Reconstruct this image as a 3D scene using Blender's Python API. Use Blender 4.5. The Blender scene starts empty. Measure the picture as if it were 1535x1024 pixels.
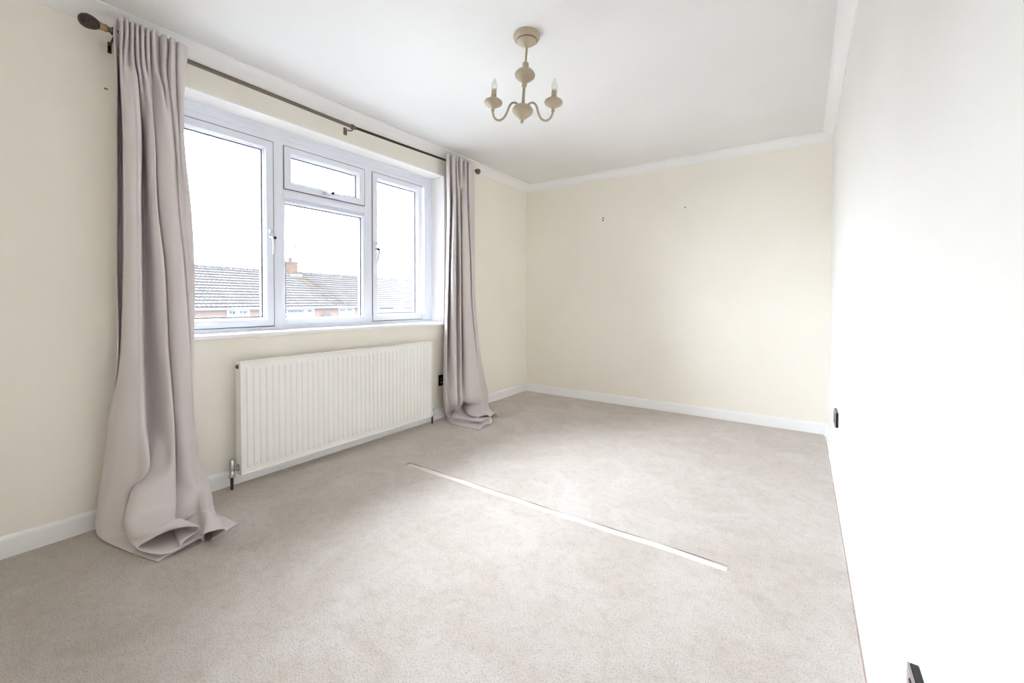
import bpy, bmesh, math, random
from mathutils import Vector, Matrix
sc = bpy.context.scene
col = sc.collection
random.seed(7)

# ------------------------------------------------------------------ camera
F_PX = 629.348
PITCH, YAW, ROLL = -0.0188, -0.6065, 0.0027
cam_d = bpy.data.cameras.new('camera')
cam = bpy.data.objects.new('camera', cam_d); col.objects.link(cam)
fwd = Vector((math.sin(YAW)*math.cos(PITCH), math.cos(YAW)*math.cos(PITCH), math.sin(PITCH)))
right = Vector((math.cos(YAW), -math.sin(YAW), 0))
up = right.cross(fwd)
r2 = right*math.cos(ROLL) + up*math.sin(ROLL)
u2 = up*math.cos(ROLL) - right*math.sin(ROLL)
cam.matrix_world = Matrix(((r2.x, u2.x, -fwd.x, 2.6674), (r2.y, u2.y, -fwd.y, 0), (r2.z, u2.z, -fwd.z, 1.053), (0, 0, 0, 1)))
cam_d.sensor_fit = 'HORIZONTAL'; cam_d.sensor_width = 36
cam_d.lens = F_PX/1535*36
cam_d.shift_y = -49.123/1535
cam_d.clip_start = 0.02; cam_d.clip_end = 400
sc.camera = cam

# ------------------------------------------------------------------ world, light, exposure
SKY = 17.0      # luminance at the zenith of the overcast sky, about twice that of the horizon
w = bpy.data.worlds.new('overcast_sky'); sc.world = w; w.use_nodes = True
nt = w.node_tree; bg = nt.nodes['Background']
tc = nt.nodes.new('ShaderNodeTexCoord'); nz = nt.nodes.new('ShaderNodeTexNoise')
nz.inputs['Scale'].default_value = 3.0; nz.inputs['Detail'].default_value = 4
cr = nt.nodes.new('ShaderNodeValToRGB')
cr.color_ramp.elements[0].position = 0.35; cr.color_ramp.elements[0].color = (0.87, 0.925, 1.06, 1)
cr.color_ramp.elements[1].position = 0.65; cr.color_ramp.elements[1].color = (0.955, 0.975, 1.05, 1)
nt.links.new(tc.outputs['Generated'], nz.inputs['Vector']); nt.links.new(nz.outputs['Fac'], cr.inputs['Fac'])
nt.links.new(cr.outputs['Color'], bg.inputs['Color']); 
sx = nt.nodes.new('ShaderNodeSeparateXYZ'); nt.links.new(tc.outputs['Generated'], sx.inputs[0])
mz = nt.nodes.new('ShaderNodeMath'); mz.operation = 'MAXIMUM'; mz.inputs[1].default_value = 0; nt.links.new(sx.outputs['Z'], mz.inputs[0])
ml = nt.nodes.new('ShaderNodeMath'); ml.operation = 'MULTIPLY_ADD'; ml.inputs[1].default_value = SKY*0.55; ml.inputs[2].default_value = SKY*0.45
nt.links.new(mz.outputs[0], ml.inputs[0]); nt.links.new(ml.outputs[0], bg.inputs['Strength'])
# the window is a light portal: it adds no light, it only steers sky samples into the room
pl = bpy.data.lights.new('window_portal', 'AREA'); pl.shape = 'RECTANGLE'; pl.size = 1.95; pl.size_y = 1.26
pl.cycles.is_portal = True
po = bpy.data.objects.new('window_portal', pl); col.objects.link(po)
po.location = (-0.24, 1.735, 1.5); po.rotation_euler = (0, -math.pi/2, 0)
sc.view_settings.view_transform = 'Standard'; sc.view_settings.look = 'None'
sc.view_settings.gamma = 1; sc.view_settings.use_curve_mapping = False
sc.view_settings.exposure = 1.91
sc.cycles.max_bounces = 16; sc.cycles.diffuse_bounces = 12; sc.cycles.glossy_bounces = 6
sc.cycles.transparent_max_bounces = 16; sc.cycles.transmission_bounces = 8
sc.cycles.use_denoising = True; sc.cycles.sample_clamp_indirect = 0

# ------------------------------------------------------------------ helpers
def tag(o, label=None, cat=None, group=None, kind=None):
    for k, v in (('label', label), ('category', cat), ('group', group), ('kind', kind)):
        if v: o[k] = v
    return o
def empty(name, loc=(0, 0, 0), rot=(0, 0, 0)):
    o = bpy.data.objects.new(name, None); col.objects.link(o); o.location = loc; o.rotation_euler = rot
    o.empty_display_size = 0.05
    return o
def link(name, me, mat, parent=None):
    o = bpy.data.objects.new(name, me); col.objects.link(o)
    if mat and not me.materials: me.materials.append(mat)
    if parent: o.parent = parent
    return o
class MB:
    """collects simple shapes into one mesh"""
    def __init__(s): s.v = []; s.f = []; s.sm = []
    def add(s, vs, fs, smooth=False):
        n = len(s.v); s.v += [tuple(v) for v in vs]; s.f += [tuple(i+n for i in f) for f in fs]; s.sm += [smooth]*len(fs); return s
    def box(s, a, b):
        x0, y0, z0 = a; x1, y1, z1 = b
        if x0 > x1: x0, x1 = x1, x0
        if y0 > y1: y0, y1 = y1, y0
        if z0 > z1: z0, z1 = z1, z0
        return s.add([(x0,y0,z0),(x1,y0,z0),(x1,y1,z0),(x0,y1,z0),(x0,y0,z1),(x1,y0,z1),(x1,y1,z1),(x0,y1,z1)],
              [(0,3,2,1),(4,5,6,7),(0,1,5,4),(1,2,6,5),(2,3,7,6),(3,0,4,7)])
    def sweep(s, prof, path_a, path_b):
        """extrude closed 3D profile given at two ends"""
        n = len(path_a); vs = list(path_a)+list(path_b)
        fs = [(i, (i+1) % n, n+(i+1) % n, n+i) for i in range(n)] + [tuple(range(n))[::-1], tuple(range(n, 2*n))]
        return s.add(vs, fs)
    def lathe(s, prof, c=(0, 0, 0), axis='z', n=24, M=None):
        """prof: list of (r, h); closed with caps"""
        vs = []; fs = []
        for r, h in prof:
            for k in range(n):
                a = 2*math.pi*k/n; x, y, z = r*math.cos(a), r*math.sin(a), h
                if axis == 'y': x, y, z = x, z, -y
                if axis == 'x': x, y, z = z, y, -x
                p = Vector((x, y, z))
                if M: p = M @ p
                vs.append((p.x+c[0], p.y+c[1], p.z+c[2]))
        for i in range(len(prof)-1):
            for k in range(n):
                fs.append((i*n+k, i*n+(k+1) % n, (i+1)*n+(k+1) % n, (i+1)*n+k))
        s.add(vs, fs, True)
        m = len(prof)-1
        s.add(vs[:n], [tuple(range(n))[::-1]]); s.add(vs[m*n:], [tuple(range(n))])
        return s
    def tube(s, pts, r, n=10, sub=6):
        P = [Vector(p) for p in pts]
        if len(P) > 2 and sub > 1:
            Q = []
            for i in range(len(P)-1):
                p0 = P[max(i-1, 0)]; p1 = P[i]; p2 = P[i+1]; p3 = P[min(i+2, len(P)-1)]
                for k in range(sub): Q.append(crv(p0, p1, p2, p3, k/sub))
            P = Q+[P[-1]]
        rs = r if isinstance(r, (list, tuple)) else [r]*len(P)
        vs = []; fs = []; nrm = None
        for i, p in enumerate(P):
            t = (P[min(i+1, len(P)-1)]-P[max(i-1, 0)]).normalized()
            if nrm is None: nrm = t.orthogonal().normalized()
            nrm = (nrm - t*nrm.dot(t)).normalized(); b = t.cross(nrm)
            for k in range(n):
                a = 2*math.pi*k/n; vs.append(p+(nrm*math.cos(a)+b*math.sin(a))*rs[i])
        for i in range(len(P)-1):
            for k in range(n): fs.append((i*n+k, i*n+(k+1) % n, (i+1)*n+(k+1) % n, (i+1)*n+k))
        s.add(vs, fs, True); s.add(vs[:n], [tuple(range(n))[::-1]]); s.add(vs[-n:], [tuple(range(n))])
        return s
    def build(s, name, mat, parent=None, bevel=0, seg=2):
        me = bpy.data.meshes.new(name); me.from_pydata(s.v, [], s.f); me.polygons.foreach_set('use_smooth', s.sm); me.update()
        bm = bmesh.new(); bm.from_mesh(me); bmesh.ops.remove_doubles(bm, verts=bm.verts, dist=1e-6)
        bmesh.ops.recalc_face_normals(bm, faces=bm.faces)
        if bevel: bmesh.ops.bevel(bm, geom=[e for e in bm.edges if len(e.link_faces) == 2 and e.calc_face_angle(0) > 0.6], offset=bevel, segments=seg, affect='EDGES', clamp_overlap=True)
        bm.to_mesh(me); bm.free()
        return link(name, me, mat, parent)
def crv(p0, p1, p2, p3, t):
    return 0.5*((2*p1)+(p2-p0)*t+(2*p0-5*p1+4*p2-p3)*t*t+(3*p1-p0-3*p2+p3)*t*t*t)

# ------------------------------------------------------------------ materials
def mat(name, rgb, rough=0.5, metal=0.0, spec=0.5):
    m = bpy.data.materials.new(name); m.use_nodes = True
    b = m.node_tree.nodes['Principled BSDF']
    b.inputs['Base Color'].default_value = (*rgb, 1); b.inputs['Roughness'].default_value = rough
    b.inputs['Metallic'].default_value = metal; b.inputs['Specular IOR Level'].default_value = spec
    return m
def nodes(m): return m.node_tree.nodes, m.node_tree.links, m.node_tree.nodes['Principled BSDF']
def noise(m, scale, detail=3, rough=0.5, vec=None):
    N, L, b = nodes(m)
    tc = N.new('ShaderNodeTexCoord'); n = N.new('ShaderNodeTexNoise')
    n.inputs['Scale'].default_value = scale; n.inputs['Detail'].default_value = detail; n.inputs['Roughness'].default_value = rough
    L.new(tc.outputs['Object'], n.inputs['Vector'])
    return n
def bump(m, src, strength, dist=0.002):
    N, L, b = nodes(m); bp = N.new('ShaderNodeBump'); bp.inputs['Strength'].default_value = strength; bp.inputs['Distance'].default_value = dist
    L.new(src, bp.inputs['Height'])
    if b.inputs['Normal'].is_linked: L.new(b.inputs['Normal'].links[0].from_socket, bp.inputs['Normal'])
    L.new(bp.outputs['Normal'], b.inputs['Normal'])
def vary(m, src, c0, c1, p0=0.3, p1=0.7):
    N, L, b = nodes(m); r = N.new('ShaderNodeValToRGB')
    r.color_ramp.elements[0].position = p0; r.color_ramp.elements[0].color = (*c0, 1)
    r.color_ramp.elements[1].position = p1; r.color_ramp.elements[1].color = (*c1, 1)
    L.new(src, r.inputs['Fac'])
    if b.inputs['Base Color'].is_linked:
        mx = N.new('ShaderNodeMix'); mx.data_type = 'RGBA'; mx.blend_type = 'MULTIPLY'; mx.inputs['Factor'].default_value = 1
        L.new(b.inputs['Base Color'].links[0].from_socket, mx.inputs['A']); L.new(r.outputs['Color'], mx.inputs['B'])
        L.new(mx.outputs['Result'], b.inputs['Base Color'])
    else: L.new(r.outputs['Color'], b.inputs['Base Color'])
    return r

def paint(name, rgb, rough=0.6):
    m = mat(name, rgb, rough, spec=0.3)
    n = noise(m, 260, 2); bump(m, n.outputs['Fac'], 0.08, 0.001)
    n2 = noise(m, 1.3, 3)
    vary(m, n2.outputs['Fac'], tuple(c*0.975 for c in rgb), tuple(min(1, c*1.015) for c in rgb))
    return m
M_wall = paint('cream_wall_paint', (0.893, 0.863, 0.784))
M_wallr = paint('pale_wall_paint', (0.82, 0.808, 0.775))
M_reveal = paint('white_reveal_paint', (0.91, 0.905, 0.88))
M_ceil = paint('white_ceiling_paint', (0.805, 0.808, 0.808), 0.7)
M_cove = paint('white_coving_paint', (0.89, 0.89, 0.89), 0.6)
M_gloss = paint('white_gloss_paint', (0.91, 0.915, 0.92), 0.3)
M_upvc = mat('white_upvc', (0.79, 0.825, 0.91), 0.28)
M_handle = mat('satin_white_handle', (0.62, 0.63, 0.66), 0.25)
M_seal = mat('grey_rubber_gasket', (0.10, 0.10, 0.12), 0.6)
M_rad = paint('radiator_enamel', (0.90, 0.895, 0.87), 0.3)
M_chrome = mat('chrome', (0.62, 0.61, 0.60), 0.2, 1.0)
M_copper = mat('old_brown_copper_pipe', (0.085, 0.03, 0.022), 0.4, 0.3)
M_brass = mat('antique_brass', (0.18, 0.145, 0.115), 0.36, 0.75)
M_brass2 = mat('dark_antique_brass', (0.055, 0.035, 0.03), 0.4, 0.6)
M_brassl = mat('polished_brass', (0.42, 0.30, 0.15), 0.3, 0.9)
M_wood = mat('dark_stained_wood', (0.055, 0.03, 0.024), 0.35)
n = noise(M_wood, 90, 4); vary(M_wood, n.outputs['Fac'], (0.035, 0.018, 0.016), (0.085, 0.05, 0.04))
M_lamp = mat('beige_enamel_metal', (0.46, 0.39, 0.285), 0.38)
M_lampring = mat('brown_lamp_groove', (0.12, 0.08, 0.05), 0.5)
M_black = mat('black_nickel', (0.012, 0.010, 0.011), 0.25, 0.3)
M_nickel = mat('grey_nickel_plate', (0.40, 0.37, 0.37), 0.3, 0.45)
M_socket = mat('black_plastic', (0.008, 0.008, 0.009), 0.35)
M_dot = mat('pale_socket_print', (0.55, 0.55, 0.55), 0.5)
M_plug = mat('red_brown_wall_plug', (0.05, 0.03, 0.025), 0.7)
M_hole = mat('filled_screw_hole', (0.25, 0.2, 0.15), 0.9)

# carpet: cut pile, colour of the yarn varies a little and the pile leans in patches
M_carpet = mat('beige_cut_pile_carpet', (0.62, 0.55, 0.49), 0.95, spec=0.1)
N, L, b = nodes(M_carpet)
b.inputs['Sheen Weight'].default_value = 0.25; b.inputs['Sheen Roughness'].default_value = 0.6
n1 = noise(M_carpet, 3.4, 6, 0.62); n1.inputs['Distortion'].default_value = 1.2; vary(M_carpet, n1.outputs['Fac'], (0.71, 0.635, 0.57), (0.785, 0.725, 0.67), 0.38, 0.62)
n2 = noise(M_carpet, 190, 3, 0.7); vary(M_carpet, n2.outputs['Fac'], (0.66, 0.64, 0.62), (1, 1, 1), 0.34, 0.50)
n4 = noise(M_carpet, 26, 4, 0.7); vary(M_carpet, n4.outputs['Fac'], (0.90, 0.885, 0.88), (1, 1, 1), 0.32, 0.52)
n3 = noise(M_carpet, 150, 4, 0.75); bump(M_carpet, n3.outputs['Fac'], 1.0, 0.010)
n5 = noise(M_carpet, 9, 4, 0.6); bump(M_carpet, n5.outputs['Fac'], 0.5, 0.02)

M_pile = mat('brushed_carpet_pile', (0.79, 0.73, 0.665), 0.95, spec=0.1)
n = noise(M_pile, 190, 3, 0.7); bump(M_pile, n.outputs['Fac'], 0.8, 0.006)
M_edge = mat('dark_carpet_edge_gap', (0.13, 0.11, 0.10), 1.0, spec=0.0)
M_gap = mat('dusty_carpet_joint', (0.16, 0.12, 0.095), 1.0, spec=0.0)
# curtain cloth
M_cloth = mat('grey_mauve_curtain_cloth', (0.665, 0.62, 0.618), 0.85, spec=0.2)
N, L, b = nodes(M_cloth); b.inputs['Sheen Weight'].default_value = 0.15
tc = N.new('ShaderNodeTexCoord'); wv = N.new('ShaderNodeTexNoise'); wv.inputs['Scale'].default_value = 500
L.new(tc.outputs['Object'], wv.inputs['Vector']); bump(M_cloth, wv.outputs['Fac'], 0.12, 0.001)

def glass(name, veil):
    """thin pane: mostly see-through, Fresnel mirror, and a translucent veil that imitates window glare"""
    m = bpy.data.materials.new(name); m.use_nodes = True; N = m.node_tree.nodes; L = m.node_tree.links
    for n in list(N):
        if n.type != 'OUTPUT_MATERIAL': N.remove(n)
    out = [n for n in N if n.type == 'OUTPUT_MATERIAL'][0]
    t = N.new('ShaderNodeBsdfTransparent'); t.inputs['Color'].default_value = (0.97, 0.985, 0.98, 1)
    g = N.new('ShaderNodeBsdfGlossy'); g.inputs['Roughness'].default_value = 0.0
    fr = N.new('ShaderNodeFresnel'); fr.inputs['IOR'].default_value = 1.3
    m1 = N.new('ShaderNodeMixShader'); L.new(fr.outputs[0], m1.inputs[0]); L.new(t.outputs[0], m1.inputs[1]); L.new(g.outputs[0], m1.inputs[2])
    tl = N.new('ShaderNodeBsdfTranslucent'); tl.inputs['Color'].default_value = (0.95, 0.97, 1, 1)
    m2 = N.new('ShaderNodeMixShader'); m2.inputs[0].default_value = veil
    L.new(m1.outputs[0], m2.inputs[1]); L.new(tl.outputs[0], m2.inputs[2]); L.new(m2.outputs[0], out.inputs['Surface'])
    return m
M_glass = glass('window_glass', 0.004); M_glassr = glass('glare_veiled_glass', 0.011)  # veil imitates window glare, stronger in the right sash
M_bulb = mat('clear_bulb_glass', (0.9, 0.9, 0.88), 0.08)
nodes(M_bulb)[2].inputs['Transmission Weight'].default_value = 0.75; nodes(M_bulb)[2].inputs['IOR'].default_value = 1.25
M_bulbcap = mat('white_bulb_ceramic', (0.72, 0.70, 0.66), 0.4)

# ------------------------------------------------------------------ room shell
W, L_, H = 2.842, 4.139, 2.38
YF = -0.55                       # wall behind the camera
WY0, WY1, WZ0, WZ1 = 0.715, 2.77, 0.84, 2.17   # window opening
def struct(o, label): return tag(o, label, None, None, 'structure')
m = MB(); m.box((-0.3, YF-0.1, -0.2), (W-0.0205, L_+0.1, 0.0))
floor = struct(m.build('floor', M_carpet), 'beige cut-pile carpet covering the whole floor')
# raised seam where two carpet pieces meet
m = MB(); n = 60; vs = []; fs = []
prof = [(-0.020, -0.002), (-0.015, 0.002), (-0.006, 0.0045), (0.003, 0.006), (0.009, 0.0065), (0.012, 0.0055), (0.0135, -0.004)]
for i in range(n+1):
    t = i/n; x = 0.600+(2.435-0.600)*t; k = min(1, 12*t, 12*(1-t)); wob = 0.004*math.sin(9*t)+0.002*math.sin(31*t)
    for a, h in prof: vs.append((x, 1.822+a+wob, h*(0.3+0.7*k)*(0.85+0.3*math.sin(17*t)**2)))
q = len(prof)
for i in range(n):
    for j in range(q-1): fs.append((i*q+j, (i+1)*q+j, (i+1)*q+j+1, i*q+j+1))
m.add(vs, fs, True)
tag(m.build('carpet_seam', M_pile, floor), 'raised straight seam line in the carpet')
m = MB(); vs = []; fs = []
for i in range(n+1):
    t = i/n; x = 0.575+(2.44-0.575)*t; wd = 0.0035*(0.55+0.45*math.sin(23*t)*math.sin(7*t+1)); yy = 1.8440+0.004*math.sin(9*t)
    vs += [(x, yy-wd, 0.0012), (x, yy+wd, 0.0012)]
for i in range(n): fs.append((2*i, 2*i+2, 2*i+3, 2*i+1))
m.add(vs, fs); m.box((0.585, 1.812, 0.0), (0.589, 1.845, 0.0012))
m.build('carpet_joint', M_gap, floor)
m = MB(); m.box((W-0.0205, YF, -0.2), (W, L_, -0.012)); m.build('floor_edge', M_edge, floor)

m = MB(); m.box((-0.3, YF-0.1, H), (W+0.1, L_+0.1, H+0.15))
struct(m.build('ceiling', M_ceil), 'plain white ceiling')
m = MB()
m.box((-0.28, YF-0.1, 0), (0, WY0, H)); m.box((-0.28, WY1, 0), (0, L_+0.1, H))
m.box((-0.28, WY0, 0), (0, WY1, WZ0)); m.box((-0.28, WY0, WZ1), (0, WY1, H))
wl = struct(m.build('wall_left', M_wall), 'cream window wall behind radiator and curtains')
m = MB(); m.box((0, L_, 0), (W, L_+0.1, H)); struct(m.build('wall_back', M_wall), 'cream far end wall with a few screw holes')
m = MB(); m.box((W, YF-0.1, 0), (W+0.1, L_+0.1, H)); struct(m.build('wall_right', M_wallr), 'pale bare wall opposite the window')
m = MB(); m.box((-0.02, YF-0.1, 0), (W, YF, H)); struct(m.build('wall_front', M_wall), 'cream wall behind the camera')
m = MB(); m.box((0, 0.533, 2.026), (0.0012, 0.546, 2.034)); m.build('chip', M_hole, wl)

# skirting boards: flat face with a rounded top edge
BB = [(0, 0), (0.015, 0), (0.015, 0.070), (0.0135, 0.078), (0.009, 0.085), (0.004, 0.088), (0, 0.088)]
def board(name, f, a, b, label):
    m = MB(); m.sweep(None, [f(d, z, a) for d, z in BB], [f(d, z, b) for d, z in BB]); return struct(m.build(name, M_gloss), label)
board('baseboard_left', lambda d, z, t: (d, t, z), YF, L_, 'white skirting under the window wall')
m = MB(); f = lambda d, z, t: (t, L_-d, z)
for a, b in ((0.0, 2.575), (2.5765, W)): m.sweep(None, [f(d, z, a) for d, z in BB], [f(d, z, b) for d, z in BB])
struct(m.build('baseboard_back', M_gloss), 'white skirting along the far wall with one joint')
board('baseboard_right', lambda d, z, t: (W-d, t, z), YF, L_, 'white skirting along the pale right wall')

# coving
def cove(p, d, n=10):
    pts = [(0, H), (0, H-d), (0.006, H-d), (0.006, H-d+0.006)]
    for k in range(n+1):
        a = math.pi/2*k/n
        pts.append((p-0.006-(p-0.014)*math.cos(a), H-0.007-(d-0.015)*(1-math.sin(a))))
    return pts + [(p-0.006, H-0.006), (p, H-0.006), (p, H)]
def coving(name, f, p, a, b, label):
    P = cove(p, 0.075); m = MB(); m.sweep(None, [f(d, z, a) for d, z in P], [f(d, z, b) for d, z in P])
    struct(m.build(name, M_cove), label)
coving('trim_1', lambda d, z, t: (d, t, z), 0.085, YF, L_, 'white plaster coving above the window')
coving('trim_2', lambda d, z, t: (t, L_-d, z), 0.066, 0, W, 'white plaster coving above the far wall')
coving('trim_3', lambda d, z, t: (W-d, t, z), 0.066, YF, L_, 'white plaster coving above the right wall')

# ------------------------------------------------------------------ window
win = struct(empty('window_1', (0, 0, 0)), 'white plastic window with four panes')
def ring(m, y0, y1, z0, z1, prof):
    n = len(prof); vs = []
    for (cy, sy, cz, sz) in ((y0, 1, z0, 1), (y1, -1, z0, 1), (y1, -1, z1, -1), (y0, 1, z1, -1)):
        for d, x in prof: vs.append((x, cy+sy*d, cz+sz*d))
    fs = []
    for c in range(4):
        e = (c+1) % 4
        for i in range(n):
            j = (i+1) % n; fs.append((c*n+i, e*n+i, e*n+j, c*n+j))
    return m.add(vs, fs)
m = MB()
m.box((-0.165, WY0-0.01, WZ0), (0.0, WY0+0.003, WZ1)); m.box((-0.165, WY1-0.003, WZ0), (0.0005, WY1+0.01, WZ1)); m.box((-0.165, WY0, WZ1-0.003), (0.0005, WY1, WZ1+0.01))
m.build('reveal', M_reveal, win)
m = MB(); P = [(-0.17, 0.836), (0.028, 0.836), (0.032, 0.840), (0.033, 0.849), (0.031, 0.857), (0.026, 0.861), (-0.17, 0.863)]
m.sweep(None, [(x, WY0, z) for x, z in P], [(x, WY1-0.004, z) for x, z in P]); m.build('window_sill', M_gloss, win)
FY0, FY1, FZ0, FZ1 = 0.718, 2.767, 0.860, 2.167
m = MB()
ring(m, FY0, FY1, FZ0, FZ1, [(0, -0.225), (0, -0.152), (0.022, -0.152), (0.030, -0.158), (0.030, -0.225)])
ring(m, FY0+0.030, FY1-0.030, FZ0+0.003, FZ1-0.030, [(0, -0.225), (0, -0.157), (0.022, -0.157), (0.030, -0.152), (0.066, -0.152), (0.066, -0.225)])
m.build('frame', M_upvc, win)
MU1, MU2, TR0, TR1 = (1.361, 1.423), (2.046, 2.113), 1.716, 1.786
def mull(y0, y1, z0, z1, vert):
    m = MB(); e = 0.012
    if vert:
        P = [(-0.225, y0), (-0.1545, y0), (-0.1508, y0+e), (-0.1508, y1-e), (-0.1545, y1), (-0.225, y1)]
        m.sweep(None, [(x, y, z0) for x, y in P], [(x, y, z1) for x, y in P])
    else:
        P = [(-0.225, z0), (-0.176, z0), (-0.170, z0+0.012), (-0.154, z0+0.022), (-0.1514, z0+0.028), (-0.1514, z1-e), (-0.1555, z1), (-0.225, z1)]
        m.sweep(None, [(x, y0, z) for x, z in P], [(x, y1, z) for x, z in P])
    return m
mull(*MU1, FZ0+0.004, FZ1-0.05, True).build('mullion', M_upvc, win); mull(*MU2, FZ0+0.004, FZ1-0.05, True).build('mullion', M_upvc, win)
mull(MU1[1], MU2[0], TR0, TR1, False).build('transom', M_upvc, win)
SP = [(0.001, -0.215), (0.001, -0.149), (0.004, -0.146), (0.040, -0.146), (0.045, -0.149), (0.047, -0.156), (0.052, -0.162), (0.058, -0.178), (0.058, -0.215)]
def gaskets(y0, y1, z0, z1, d, parent, outer=True):
    m = MB()
    if outer: ring(m, y0-0.0035, y1+0.0035, z0-0.0035, z1+0.0035, [(0, -0.1516), (0.005, -0.1516), (0.005, -0.16), (0, -0.16)])
    ring(m, y0, y1, z0, z1, [(d, -0.176), (d+0.005, -0.179), (d+0.005, -0.186), (d, -0.186)])
    return m.build('gasket', M_seal, parent)
def pane(y0, y1, z0, z1, mt, parent):
    m = MB(); m.box((-0.187, y0, z0), (-0.186, y1, z1)); return m.build('pane', mt, parent)
def sash(y0, y1, z0, z1, mt):
    m = MB(); ring(m, y0, y1, z0, z1, SP); s = m.build('sash', M_upvc, win)
    gaskets(y0, y1, z0, z1, 0.058, s); pane(y0+0.056, y1-0.056, z0+0.056, z1-0.056, mt, s); return s
s1 = sash(0.830, 1.357, 0.887, 2.070, M_glass)
sv = sash(1.427, 2.042, 1.790, 2.070, M_glass)
s3 = sash(2.117, 2.643, 0.890, 2.073, M_glassr)
m = MB(); ring(m, 1.423, 2.046, 0.866, 1.716, [(0, -0.215), (0, -0.158), (0.006, -0.156), (0.012, -0.163), (0.020, -0.178), (0.020, -0.215)])
fx = m.build('glazing_bead', M_upvc, win)
gaskets(1.423, 2.046, 0.866, 1.716, 0.020, fx, False); pane(1.44, 2.03, 0.884, 1.70, M_glass, fx)
def handle(parent, y, z, side, horiz=False):
    """espagnolette handle: backplate, lock barrel, cranked lever"""
    def T(x, a, b):        # a across, b along (down positive)
        return (x, y+side*a, z-b) if not horiz else (x, y+b, z+a)
    def bx(m, x0, x1, a0, a1, b0, b1):
        m.box(T(x0, a0, b0), T(x1, a1, b1))
    m = MB(); bx(m, -0.146, -0.138, -0.013, 0.013, -0.055, 0.075); h = m.build('handle', M_upvc, parent, 0.003)
    m = MB(); bx(m, -0.138, -0.122, -0.011, 0.011, -0.048, -0.028); m.build('striker', M_handle, h, 0.002)
    m = MB(); pts = [T(-0.138, 0, 0), T(-0.112, 0, 0.004), T(-0.100, 0.002, 0.030), T(-0.106, 0.004, 0.075), T(-0.114, 0.005, 0.112)]
    m.tube(pts, [0.011]*7+[0.010]*6+[0.009]*6+[0.008]*5+[0.006], 8); m.build('lever', M_handle, h)
    m = MB()
    c = T(-0.108, 0.004, 0.006)
    m.lathe([(0.0001, 0), (0.0095, 0), (0.0095, 0.016), (0.007, 0.018), (0.0001, 0.018)], (c[0]+0.001, c[1], c[2]), 'x', 14)
    m.build('lock_barrel', M_black, h); return h
handle(win, 1.334, 1.455, 1); handle(win, 2.140, 1.465, -1); handle(win, 1.735, 1.812, 1, True)

# ------------------------------------------------------------------ the terrace across the street
A = 0.155
hs = empty('terraced_house', (-22*math.cos(A), -22*math.sin(A), 0), (0, 0, A))
tag(hs, 'brick terrace with pale tiled roof and white windows across the street', 'house')
Y0, Y1 = 3.0, 46.0
def brickmat(name, sc_, c1, c2, mortar):
    m = mat(name, c1, 0.9); N, L, b = nodes(m); tc = N.new('ShaderNodeTexCoord'); sp = N.new('ShaderNodeSeparateXYZ'); cb = N.new('ShaderNodeCombineXYZ')
    ad = N.new('ShaderNodeMath'); L.new(tc.outputs['Object'], sp.inputs[0]); L.new(sp.outputs['X'], ad.inputs[0]); L.new(sp.outputs['Y'], ad.inputs[1])
    L.new(ad.outputs[0], cb.inputs['X']); L.new(sp.outputs['Z'], cb.inputs['Y'])
    br = N.new('ShaderNodeTexBrick'); br.inputs['Scale'].default_value = sc_; br.inputs['Mortar Size'].default_value = 0.014
    br.inputs['Brick Width'].default_value = 0.5; br.inputs['Row Height'].default_value = 0.17
    br.inputs['Color1'].default_value = (*c1, 1); br.inputs['Color2'].default_value = (*c2, 1); br.inputs['Mortar'].default_value = (*mortar, 1)
    L.new(cb.outputs[0], br.inputs['Vector']); L.new(br.outputs['Color'], b.inputs['Base Color']); return m
M_brick = brickmat('orange_red_brick', 2.2, (0.052, 0.037, 0.031), (0.044, 0.032, 0.027), (0.049, 0.043, 0.039))
M_chim = brickmat('chimney_brick', 2.2, (0.033, 0.021, 0.0145), (0.022, 0.0135, 0.009), (0.034, 0.029, 0.024))
M_hwhite = mat('house_white_boards', (0.085, 0.085, 0.085), 0.6)
M_tile = mat('concrete_roof_tile', (0.115, 0.105, 0.10), 0.9)
N, L, b = nodes(M_tile)
n1 = noise(M_tile, 1.7, 4); vary(M_tile, n1.outputs['Fac'], (0.0178, 0.0166, 0.0162), (0.0235, 0.0224, 0.022))
# lichen: yellow patch below the chimney, brown streaks running down the slope from it
tc = N.new('ShaderNodeTexCoord'); mp = N.new('ShaderNodeMapping'); mp.inputs['Location'].default_value = (2.9, -20.9, -2.2); mp.inputs['Scale'].default_value = (1, 1, 1)
vm = N.new('ShaderNodeVectorMath'); vm.operation = 'MULTIPLY'; vm.inputs[1].default_value = (0.55, 0.55, 0.7)
L.new(tc.outputs['Object'], mp.inputs['Vector']); L.new(mp.outputs[0], vm.inputs[0])
ln = N.new('ShaderNodeVectorMath'); ln.operation = 'LENGTH'; L.new(vm.outputs[0], ln.inputs[0])
n2 = noise(M_tile, 2.5, 4, 0.7); sb = N.new('ShaderNodeMath'); sb.operation = 'MULTIPLY_ADD'; sb.inputs[1].default_value = 1.2; L.new(n2.outputs['Fac'], sb.inputs[0]); L.new(ln.outputs['Value'], sb.inputs[2])
rp = N.new('ShaderNodeValToRGB'); rp.color_ramp.elements[0].position = 0.75; rp.color_ramp.elements[0].color = (1, 1, 1, 1); rp.color_ramp.elements[1].position = 1.25; rp.color_ramp.elements[1].color = (0, 0, 0, 1)
L.new(sb.outputs[0], rp.inputs['Fac'])
mx = N.new('ShaderNodeMix'); mx.data_type = 'RGBA'; L.new(rp.outputs['Color'], mx.inputs['Factor']); L.new(b.inputs['Base Color'].links[0].from_socket, mx.inputs['A']); mx.inputs['B'].default_value = (0.032, 0.026, 0.0085, 1)
L.new(mx.outputs['Result'], b.inputs['Base Color'])
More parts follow.
